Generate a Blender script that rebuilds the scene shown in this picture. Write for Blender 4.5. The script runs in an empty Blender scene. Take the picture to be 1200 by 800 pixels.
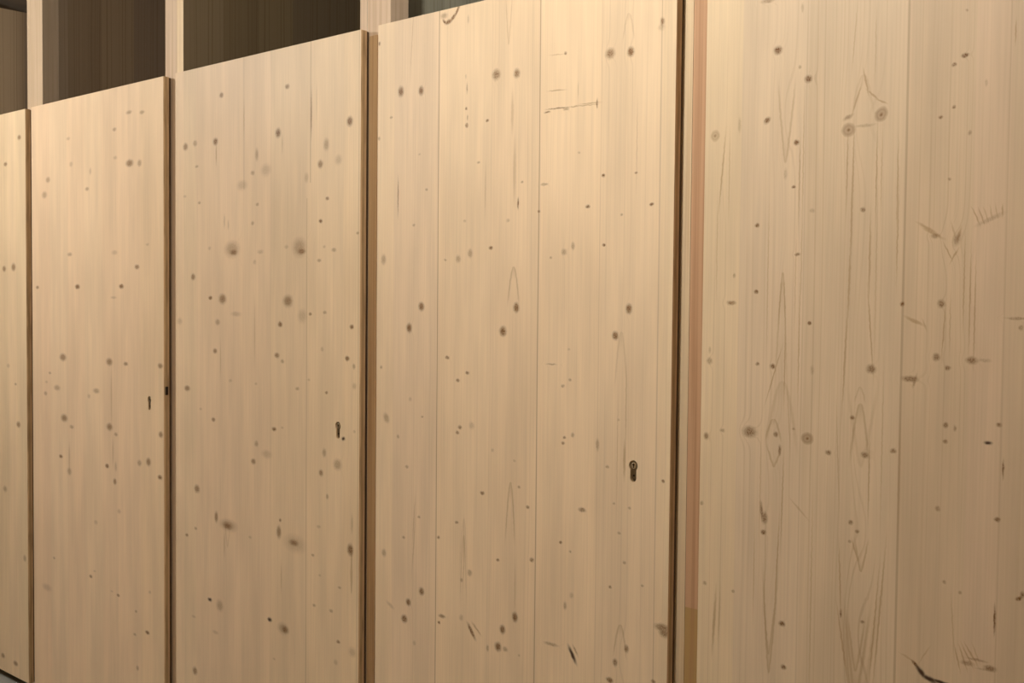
import bpy, bmesh, math
from mathutils import Matrix, Vector

S = bpy.context.scene
COL = S.collection

# ------------------------------------------------------------------ camera
cam_d = bpy.data.cameras.new('camera')
cam = bpy.data.objects.new('camera', cam_d); COL.objects.link(cam)
cam_d.sensor_fit = 'HORIZONTAL'; cam_d.sensor_width = 36.0
cam_d.lens = 36.0 * 1300.0 / 1200.0
cam_d.clip_start = 0.05
# world axes of the camera: right, up, back (columns)
cam.matrix_world = Matrix(((0.7471473, -0.0316631, 0.6639039, 1.1392923),
                           (0.6645879, 0.0210221, -0.7469144, -1.8292828),
                           (0.0096930, 0.9992775, 0.0367495, 1.4471574),
                           (0, 0, 0, 1)))
S.camera = cam

# ------------------------------------------------------------------ light and exposure
S.view_settings.view_transform = 'Standard'
S.view_settings.look = 'None'
S.view_settings.gamma = 1.0
S.view_settings.use_curve_mapping = False
S.view_settings.exposure = -0.06
world = bpy.data.worlds.new('world'); S.world = world
world.use_nodes = True
world.node_tree.nodes['Background'].inputs[0].default_value = (0.9, 0.8, 0.65, 1)
world.node_tree.nodes['Background'].inputs[1].default_value = 0.02

CEIL = 2.73
LAMP_COL = (1.0, 0.96, 0.895)
# three ceiling bulkhead lamps along the aisle: x, y, watts
LAMPS = [(-2.95, -1.40, 80), (-0.15, -1.12, 54), (3.3, -1.2, 30)]
for lx, ly, w in LAMPS:
    ld = bpy.data.lights.new('ceiling_light', 'POINT'); ld.shadow_soft_size = 0.05
    ld.energy = w; ld.color = LAMP_COL
    lo = bpy.data.objects.new('ceiling_light', ld); COL.objects.link(lo)
    lo.location = (lx, ly, CEIL - 0.20)

# ------------------------------------------------------------------ material helpers
def new_mat(name):
    m = bpy.data.materials.new(name); m.use_nodes = True
    nt = m.node_tree
    b = nt.nodes['Principled BSDF']
    return m, nt, b

class N:
    """tiny helper that builds node chains"""
    def __init__(s, nt): s.nt = nt
    def link(s, a, b): s.nt.links.new(a, b)
    def put(s, inp, v):
        if isinstance(v, bpy.types.NodeSocket): s.link(v, inp)
        else: inp.default_value = v
    def math(s, op, a, b=0.0, c=0.0, clamp=False):
        n = s.nt.nodes.new('ShaderNodeMath'); n.operation = op; n.use_clamp = clamp
        s.put(n.inputs[0], a); s.put(n.inputs[1], b); s.put(n.inputs[2], c)
        return n.outputs[0]
    def vmath(s, op, a, b=(0, 0, 0), c=(0, 0, 0)):
        n = s.nt.nodes.new('ShaderNodeVectorMath'); n.operation = op
        s.put(n.inputs[0], a); s.put(n.inputs[1], b)
        if op == 'MULTIPLY_ADD': s.put(n.inputs[2], c)
        return n.outputs['Value'] if op == 'DOT_PRODUCT' else n.outputs[0]
    def mapping(s, v, loc, rot, scale, kind='TEXTURE'):
        n = s.nt.nodes.new('ShaderNodeMapping'); n.vector_type = kind
        s.link(v, n.inputs['Vector'])
        n.inputs['Location'].default_value = loc
        n.inputs['Rotation'].default_value = rot
        n.inputs['Scale'].default_value = scale
        return n.outputs[0]
    def noise(s, v, scale=1.0, detail=2.0, dims='3D', rough=0.5):
        n = s.nt.nodes.new('ShaderNodeTexNoise'); n.noise_dimensions = dims
        s.put(n.inputs['W'] if dims == '1D' else n.inputs['Vector'], v)
        n.inputs['Scale'].default_value = scale
        n.inputs['Detail'].default_value = detail
        n.inputs['Roughness'].default_value = rough
        return n.outputs['Fac']
    def smooth(s, v, a, b, lo=0.0, hi=1.0):
        n = s.nt.nodes.new('ShaderNodeMapRange'); n.interpolation_type = 'SMOOTHSTEP'
        s.put(n.inputs['Value'], v)
        n.inputs['From Min'].default_value = a; n.inputs['From Max'].default_value = b
        n.inputs['To Min'].default_value = lo; n.inputs['To Max'].default_value = hi
        return n.outputs[0]
    def mix(s, fac, a, b, blend='MIX'):
        n = s.nt.nodes.new('ShaderNodeMix'); n.data_type = 'RGBA'; n.blend_type = blend
        s.put(n.inputs[0], fac); s.put(n.inputs[6], a); s.put(n.inputs[7], b)
        return n.outputs[2]
    def ramp(s, fac, stops, interp='LINEAR'):
        n = s.nt.nodes.new('ShaderNodeValToRGB'); cr = n.color_ramp; cr.interpolation = interp
        s.link(fac, n.inputs[0])
        while len(cr.elements) < len(stops): cr.elements.new(0.5)
        for e, (p, c) in zip(cr.elements, stops):
            e.position = p; e.color = tuple(c) + (1,)
        return n.outputs[0]

PALE = (0.80, 0.632, 0.443)        # planed spruce
KNOT = (0.17, 0.076, 0.019)
LATE = (0.47, 0.33, 0.20)         # late wood lines

def spruce_panel(name, width, lamellae, knots, flames, joints=(), rings=0.35, seed=0.0, ring_knots=(), arches=()):
    """solid spruce board glued from lamellae.
    lamellae: (x start in m, tint rgb multiplier, ring contrast); knots and flames in mm."""
    m, nt, bsdf = new_mat(name); n = N(nt)
    tc = nt.nodes.new('ShaderNodeTexCoord'); P = tc.outputs['Object']
    sep = nt.nodes.new('ShaderNodeSeparateXYZ'); n.link(P, sep.inputs[0]); X, Z = sep.outputs[0], sep.outputs[2]
    xf = n.math('DIVIDE', X, width)
    # gently wavering grain direction
    Pn = n.mapping(P, (seed, 0, seed * 3), (0, 0, 0), (9, 1, 0.9), 'POINT')
    wav = n.noise(Pn, 1.0, 1.0)
    field = n.math('MULTIPLY_ADD', wav, 0.016, X)
    # knots and marks are never perfect ellipses: a small wobble of the coordinates
    wb = nt.nodes.new('ShaderNodeTexNoise'); wb.inputs['Scale'].default_value = 110.0; wb.inputs['Detail'].default_value = 1.0
    n.link(P, wb.inputs['Vector'])
    P0 = P
    P = n.vmath('MULTIPLY_ADD', wb.outputs['Color'], (0.0028, 0, 0.004), n.vmath('SUBTRACT', P, (0.0014, 0, 0.002)))
    classes = {}
    for kx, kz, rx, rz, st, ang in knots:
        rx = max(rx, 1.1) * 1.02 / 1000; rz = max(rz, 1.4) * 1.02 / 1000; x = kx / 1000; z = kz / 1000
        if ang:
            q = n.mapping(P, (x, 0, z), (0, math.radians(ang), 0), (rx, 1e4, rz))
        else:
            q = n.vmath('MULTIPLY_ADD', P, (1 / rx, 0, 1 / rz), (-x / rx, 0, -z / rz))
        d = n.vmath('DOT_PRODUCT', q, q)
        grain = rz > rx * 6 and st < .5          # a darker fibre line rather than a knot
        cl = (-2 if st < .3 else -1) if grain else 0 if st < .3 else 1 if st < .45 else 2 if st < .62 else 3 if st < .9 else 4
        classes[cl] = n.math('MINIMUM', classes[cl], d) if cl in classes else d
        if not ang and rx > 0.0042 and st >= .3:
            g = n.math('POWER', 0.80, d)
            field = n.math('MULTIPLY_ADD', g, rx * 1.6, field)
    for fx, fz, rx, rz, a, _ in flames:
        rx /= 1000; rz /= 1000; x = fx / 1000; z = fz / 1000
        q = n.vmath('MULTIPLY_ADD', P, (1 / rx, 0, 1 / rz), (-x / rx, 0, -z / rz))
        d = n.vmath('DOT_PRODUCT', q, q)
        field = n.math('MULTIPLY_ADD', n.math('POWER', 0.22, d), a / 1000 * 1.1, field)
    Pw = P; P = P0
    # late-wood lines: a 1D noise over the ring field, so contours close around knots
    r1 = n.noise(n.math('ADD', field, seed), 170.0, 1.0, '1D')
    line = n.smooth(r1, 0.56, 0.74)
    tn = n.ramp(xf, [(max(0, min(1, x / width)), (c, c, c)) for x, t, c in lamellae], 'CONSTANT')
    patch = n.noise(n.mapping(P, (seed * 2, 0, seed), (0, 0, 0), (5, 1, 1.1), 'POINT'), 1.0, 2.0)
    lf = n.math('MULTIPLY', n.math('MULTIPLY', line, tn), n.smooth(patch, 0.32, 0.66, 0.25, 1.25))
    lf = n.math('MULTIPLY', lf, rings)
    # colour of each lamella
    tint = n.ramp(xf, [(max(0, min(1, x / width)), tuple(a * b for a, b in zip(PALE, t))) for x, t, c in lamellae], 'CONSTANT')
    col = n.mix(lf, tint, LATE + (1,))
    # fine fibre streaks and slow colour drift
    fib = n.noise(n.mapping(P, (0, 0, seed), (0, 0, 0), (260, 40, 4), 'POINT'), 1.0, 2.0)
    fibm = n.smooth(fib, 0.3, 0.7, 0.965, 1.025)
    wide = n.noise(n.mapping(P, (seed, 0, seed), (0, 0, 0), (38, 3, 1.1), 'POINT'), 1.0, 2.0)
    fibm = n.math('MULTIPLY', fibm, n.smooth(wide, 0.3, 0.7, 0.972, 1.018))
    blot = n.smooth(n.noise(n.mapping(P, (seed, 0, 0), (0, 0, 0), (14, 3, 2.2), 'POINT'), 1.0, 3.0), 0.3, 0.7, 0.94, 1.05)
    col = n.vmath('SCALE', col); sc = col.node; n.link(n.math('MULTIPLY', fibm, blot), sc.inputs['Scale'])
    # glue joints
    for jx, w, st, z0, z1 in joints:
        dz = n.math('MULTIPLY', n.math('SUBTRACT', wav, 0.5), 0.006)
        dx = n.math('ABSOLUTE', n.math('SUBTRACT', n.math('ADD', X, dz), jx))
        jm = n.smooth(dx, w * 0.35, w, st, 0.0)
        if z0 > 0 or z1 < 2.0:
            jm = n.math('MULTIPLY', jm, n.math('MULTIPLY', n.math('GREATER_THAN', Z, z0), n.math('LESS_THAN', Z, z1)))
        col = n.mix(jm, col, (0.24, 0.14, 0.065, 1))
    # flame figure: pointed arches of late wood; x, z of the tip, half width and length (mm), negative length points down
    for ax, az, rx, L, st in arches:
        q = n.vmath('MULTIPLY_ADD', Pw, (1000 / rx, 0, -1000 / L), (-ax / rx, 0, az / L))
        sp = nt.nodes.new('ShaderNodeSeparateXYZ'); n.link(q, sp.inputs[0])
        t = sp.outputs[2]
        e = n.math('SUBTRACT', n.math('ABSOLUTE', sp.outputs[0]), n.math('POWER', n.math('MAXIMUM', t, 0.0), 0.8 if L < 0 else 0.58))
        tipf = n.math('MULTIPLY', n.smooth(e, -0.02, 0.02, st * 0.7, 0.0), n.smooth(t, 0.0, 0.35, 1.0, 0.0))
        e = n.math('ABSOLUTE', e)
        wd = 1.3 / rx
        am = n.smooth(e, wd * 0.25, wd + 0.12, st, 0.0)
        am = n.math('MULTIPLY', am, n.math('MULTIPLY', n.smooth(t, -0.02, 0.02), n.smooth(t, 0.55, 1.0, 1.0, 0.0)))
        col = n.mix(n.math('MAXIMUM', am, tipf), col, (0.36, 0.225, 0.105, 1))
    # knots
    fleck = n.smooth(n.noise(n.mapping(P, (0, 0, 0), (0, 0, 0), (420, 100, 300), 'POINT'), 1.0, 2.0), 0.3, 0.7, 0.62, 1.12)
    STR = {-2: 0.36, -1: 0.58, 0: 0.32, 1: 0.54, 2: 0.82, 3: 1.0, 4: 0.99}
    for cl, d in sorted(classes.items()):
        msk = n.math('MULTIPLY_ADD', n.smooth(d, 0.0, 1.3, 0.42, 0.0), 1.0, n.smooth(d, 0.2, 2.8, 0.58, 0.0))
        msk = n.math('MULTIPLY', msk, STR[cl]) if cl > 3 or cl < 0 else n.math('MULTIPLY', msk, n.math('MULTIPLY', fleck, STR[cl]))
        kc = (0.36, 0.215, 0.095) if cl < 0 else KNOT if cl < 4 else (0.05, 0.022, 0.01)
        col = n.mix(msk, col, kc + (1,))
    # large round knots with visible year rings of their own
    for kx, kz, rx, rz, ang, k in ring_knots:
        q = n.mapping(Pw, (kx / 1000, 0, kz / 1000), (0, math.radians(ang), 0), (rx / 1000, 1e4, rz / 1000))
        r = n.math('SQRT', n.vmath('DOT_PRODUCT', q, q))
        r = n.math('MULTIPLY_ADD', wav, 0.25, r)
        wv = n.math('MULTIPLY_ADD', n.math('SINE', n.math('MULTIPLY', r, 11.0)), 0.12, 0.50)
        inside = n.smooth(r, 0.95, 1.22, 1.0, 0.0)
        core = n.smooth(r, 0.10, 0.62, 0.5, 0.0)
        msk = n.math('MULTIPLY', n.math('ADD', wv, core), inside)
        col = n.mix(n.math('MULTIPLY', msk, k), col, (0.25, 0.14, 0.06, 1))
    n.link(col, bsdf.inputs['Base Color'])
    bsdf.inputs['Roughness'].default_value = 0.5
    bsdf.inputs['Specular IOR Level'].default_value = 0.28
    bp = nt.nodes.new('ShaderNodeBump'); bp.inputs['Strength'].default_value = 0.12; bp.inputs['Distance'].default_value = 0.001
    n.link(lf, bp.inputs['Height']); n.link(bp.outputs[0], bsdf.inputs['Normal'])
    return m

def zone_materials(name, width, height, cols, rows, knots, flames, ring_knots, arches, **kw):
    """one and the same board finish, cut into zones so that each zone only carries the knots lying in or near it"""
    def near(x, z, ex, ez, zn):
        return zn[0] - ex <= x <= zn[1] + ex and zn[2] - ez <= z <= zn[3] + ez
    out = []
    for r in range(rows):
        for c in range(cols):
            zn = (width * 1000 * c / cols, width * 1000 * (c + 1) / cols, height * 1000 * r / rows, height * 1000 * (r + 1) / rows)
            ks = []
            for k in knots:
                m = 4.8 if (not k[5] and k[2] > 3.7 and k[4] >= .3) else 2.0
                ex, ez = (k[2], k[3]) if not k[5] else (max(k[2], k[3]),) * 2
                if near(k[0], k[1], ex * m + 4, ez * m + 4, zn): ks.append(k)
            fs = [f for f in flames if near(f[0], f[1], f[2] * 2.3, f[3] * 2.3, zn)]
            rk = [q for q in ring_knots if near(q[0], q[1], 24, 24, zn)]
            ar = [q for q in arches if near(q[0], q[1] - q[3] / 2, q[2] * 1.3 + 5, abs(q[3]) / 2 + 5, zn)]
            out.append(spruce_panel('%s_%d' % (name, len(out) + 1), width, knots=ks, flames=fs, ring_knots=rk, arches=ar, **kw))
    return out

def plain_wood(name, base, dark, sx=120.0, sz=2.0, amount=0.5, rough=0.55, joint=None, axis='Z'):
    """quiet vertical grained wood; joint = (z, colour above, colour below) for a finger joint"""
    m, nt, bsdf = new_mat(name); n = N(nt)
    tc = nt.nodes.new('ShaderNodeTexCoord'); P = tc.outputs['Object']
    sc = {'Z': (sx, sx, sz), 'Y': (sx, sz, sx), 'X': (sz, sx, sx)}[axis]
    g = n.noise(n.mapping(P, (0, 0, 0), (0, 0, 0), sc, 'POINT'), 1.0, 3.0)
    b = base + (1,)
    if joint:
        sep = nt.nodes.new('ShaderNodeSeparateXYZ'); n.link(P, sep.inputs[0])
        b = n.mix(n.math('GREATER_THAN', sep.outputs[2], joint[0]), joint[2] + (1,), joint[1] + (1,))
    col = n.mix(n.smooth(g, 0.42, 0.68, 0.0, amount), b, dark + (1,))
    pk = n.noise(n.mapping(P, (3, 1, 2), (0, 0, 0), tuple(s * 0.25 for s in sc), 'POINT'), 1.0, 2.0)
    col = n.mix(n.smooth(pk, 0.55, 0.75, 0.0, 0.3), col, dark + (1,))
    n.link(col, bsdf.inputs['Base Color'])
    bsdf.inputs['Roughness'].default_value = rough
    bsdf.inputs['Specular IOR Level'].default_value = 0.3
    return m

def edge_material():
    """cut edge of the three layer board: two pale skins and a darker cross layer"""
    m, nt, bsdf = new_mat('three_layer_board_edge'); n = N(nt)
    tc = nt.nodes.new('ShaderNodeTexCoord'); P = tc.outputs['Object']
    sep = nt.nodes.new('ShaderNodeSeparateXYZ'); n.link(P, sep.inputs[0])
    lay = n.ramp(n.math('DIVIDE', sep.outputs[1], 0.019),
                 [(0.0, (0.66, 0.46, 0.26)), (0.27, (0.44, 0.29, 0.14)), (0.73, (0.58, 0.39, 0.21))], 'CONSTANT')
    g = n.noise(n.mapping(P, (0, 0, 0), (0, 0, 0), (60, 120, 9), 'POINT'), 1.0, 3.0)
    col = n.mix(n.smooth(g, 0.45, 0.7, 0.0, 0.45), lay, (0.14, 0.075, 0.03, 1))
    n.link(col, bsdf.inputs['Base Color']); bsdf.inputs['Roughness'].default_value = 0.7
    return m

def plaster(name, base, var, scale=6.0, rough=0.85, bump=0.2):
    m, nt, bsdf = new_mat(name); n = N(nt)
    tc = nt.nodes.new('ShaderNodeTexCoord'); P = tc.outputs['Object']
    g = n.noise(P, scale, 5.0); f = n.noise(P, scale * 30, 3.0)
    col = n.mix(n.smooth(g, 0.3, 0.7), base + (1,), var + (1,))
    n.link(col, bsdf.inputs['Base Color']); bsdf.inputs['Roughness'].default_value = rough
    bp = nt.nodes.new('ShaderNodeBump'); bp.inputs['Strength'].default_value = bump; bp.inputs['Distance'].default_value = 0.002
    n.link(f, bp.inputs['Height']); n.link(bp.outputs[0], bsdf.inputs['Normal'])
    return m

def metal(name, base, rough=0.3):
    m, nt, bsdf = new_mat(name); n = N(nt)
    tc = nt.nodes.new('ShaderNodeTexCoord')
    g = n.noise(tc.outputs['Object'], 400.0, 3.0)
    n.link(n.smooth(g, 0.3, 0.7, rough * 0.8, rough * 1.3), bsdf.inputs['Roughness'])
    bsdf.inputs['Base Color'].default_value = base + (1,); bsdf.inputs['Metallic'].default_value = 1.0
    return m

# ------------------------------------------------------------------ mesh helpers
def box(bm, x0, x1, y0, y1, z0, z1, mat=0):
    v = [bm.verts.new(p) for p in ((x0,y0,z0),(x1,y0,z0),(x1,y1,z0),(x0,y1,z0),(x0,y0,z1),(x1,y0,z1),(x1,y1,z1),(x0,y1,z1))]
    fs = []
    for q in ((0,3,2,1),(4,5,6,7),(0,1,5,4),(1,2,6,5),(2,3,7,6),(3,0,4,7)):
        f = bm.faces.new([v[i] for i in q]); f.material_index = mat; fs.append(f)
    return fs

def link(name, bm, mats, parent=None, loc=(0, 0, 0), bevel=0.0, smooth=False):
    bmesh.ops.recalc_face_normals(bm, faces=bm.faces[:])
    me = bpy.data.meshes.new(name); bm.to_mesh(me); bm.free()
    for m in (mats if isinstance(mats, (list, tuple)) else [mats]): me.materials.append(m)
    if smooth:
        for p in me.polygons: p.use_smooth = True
    o = bpy.data.objects.new(name, me); COL.objects.link(o); o.location = loc
    if parent: o.parent = parent
    if bevel:
        b = o.modifiers.new('edge_rounding', 'BEVEL'); b.width = bevel; b.segments = 2; b.limit_method = 'ANGLE'
    return o

def tag(o, label, cat, group=None):
    o['label'] = label; o['category'] = cat
    if group: o['group'] = group
    return o

def empty(name, loc):
    o = bpy.data.objects.new(name, None); COL.objects.link(o); o.location = loc
    o.empty_display_size = 0.1
    return o

def structure(name, bm, mat, label=None):
    o = link(name, bm, mat); o['kind'] = 'structure'
    if label: o['label'] = label
    return o

ARCHES = {
    'D4': [(169, 1669, 19.2, -169, 0.4), (313, 1809, 20.4, 73, 0.2), (168, 1472, 7.4, 113, 0.5), (168, 1455, 12.5, 217, 0.3), (319, 1273, 10.3, 30, 0.3), (320, 1244, 18.5, 118, 0.45), (323, 1135, 30.8, -163, 0.2), (157, 1117, 17.2, -47, 0.45), (155, 1205, 17.2, 47, 0.45), (171, 1275, 34.1, 145, 0.25), (154, 735, 17.4, -222, 0.5), (153, 769, 11.6, -106, 0.4), (327, 953, 13.4, -64, 0.5), (322, 731, 26.9, -190, 0.45), (321, 776, 17.6, -110, 0.45), (325, 677, 38.8, -261, 0.3)],
    'D3': [(451, 1491, 18.1, 96, 0.45), (745, 1356, 16.6, 135, 0.25), (430, 1978, 10.6, -123, 0.3), (753, 1994, 15.1, 61, 0.25), (448, 1014, 15.2, 154, 0.45), (305, 912, 11.5, 119, 0.2), (752, 757, 18, 79, 0.4), (305, 874, 11.5, 179, 0.3)],
    'D2': [(820, 666, 6, -79, 0.4), (272, 699, 15.3, -82, 0.3)],
}
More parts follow.
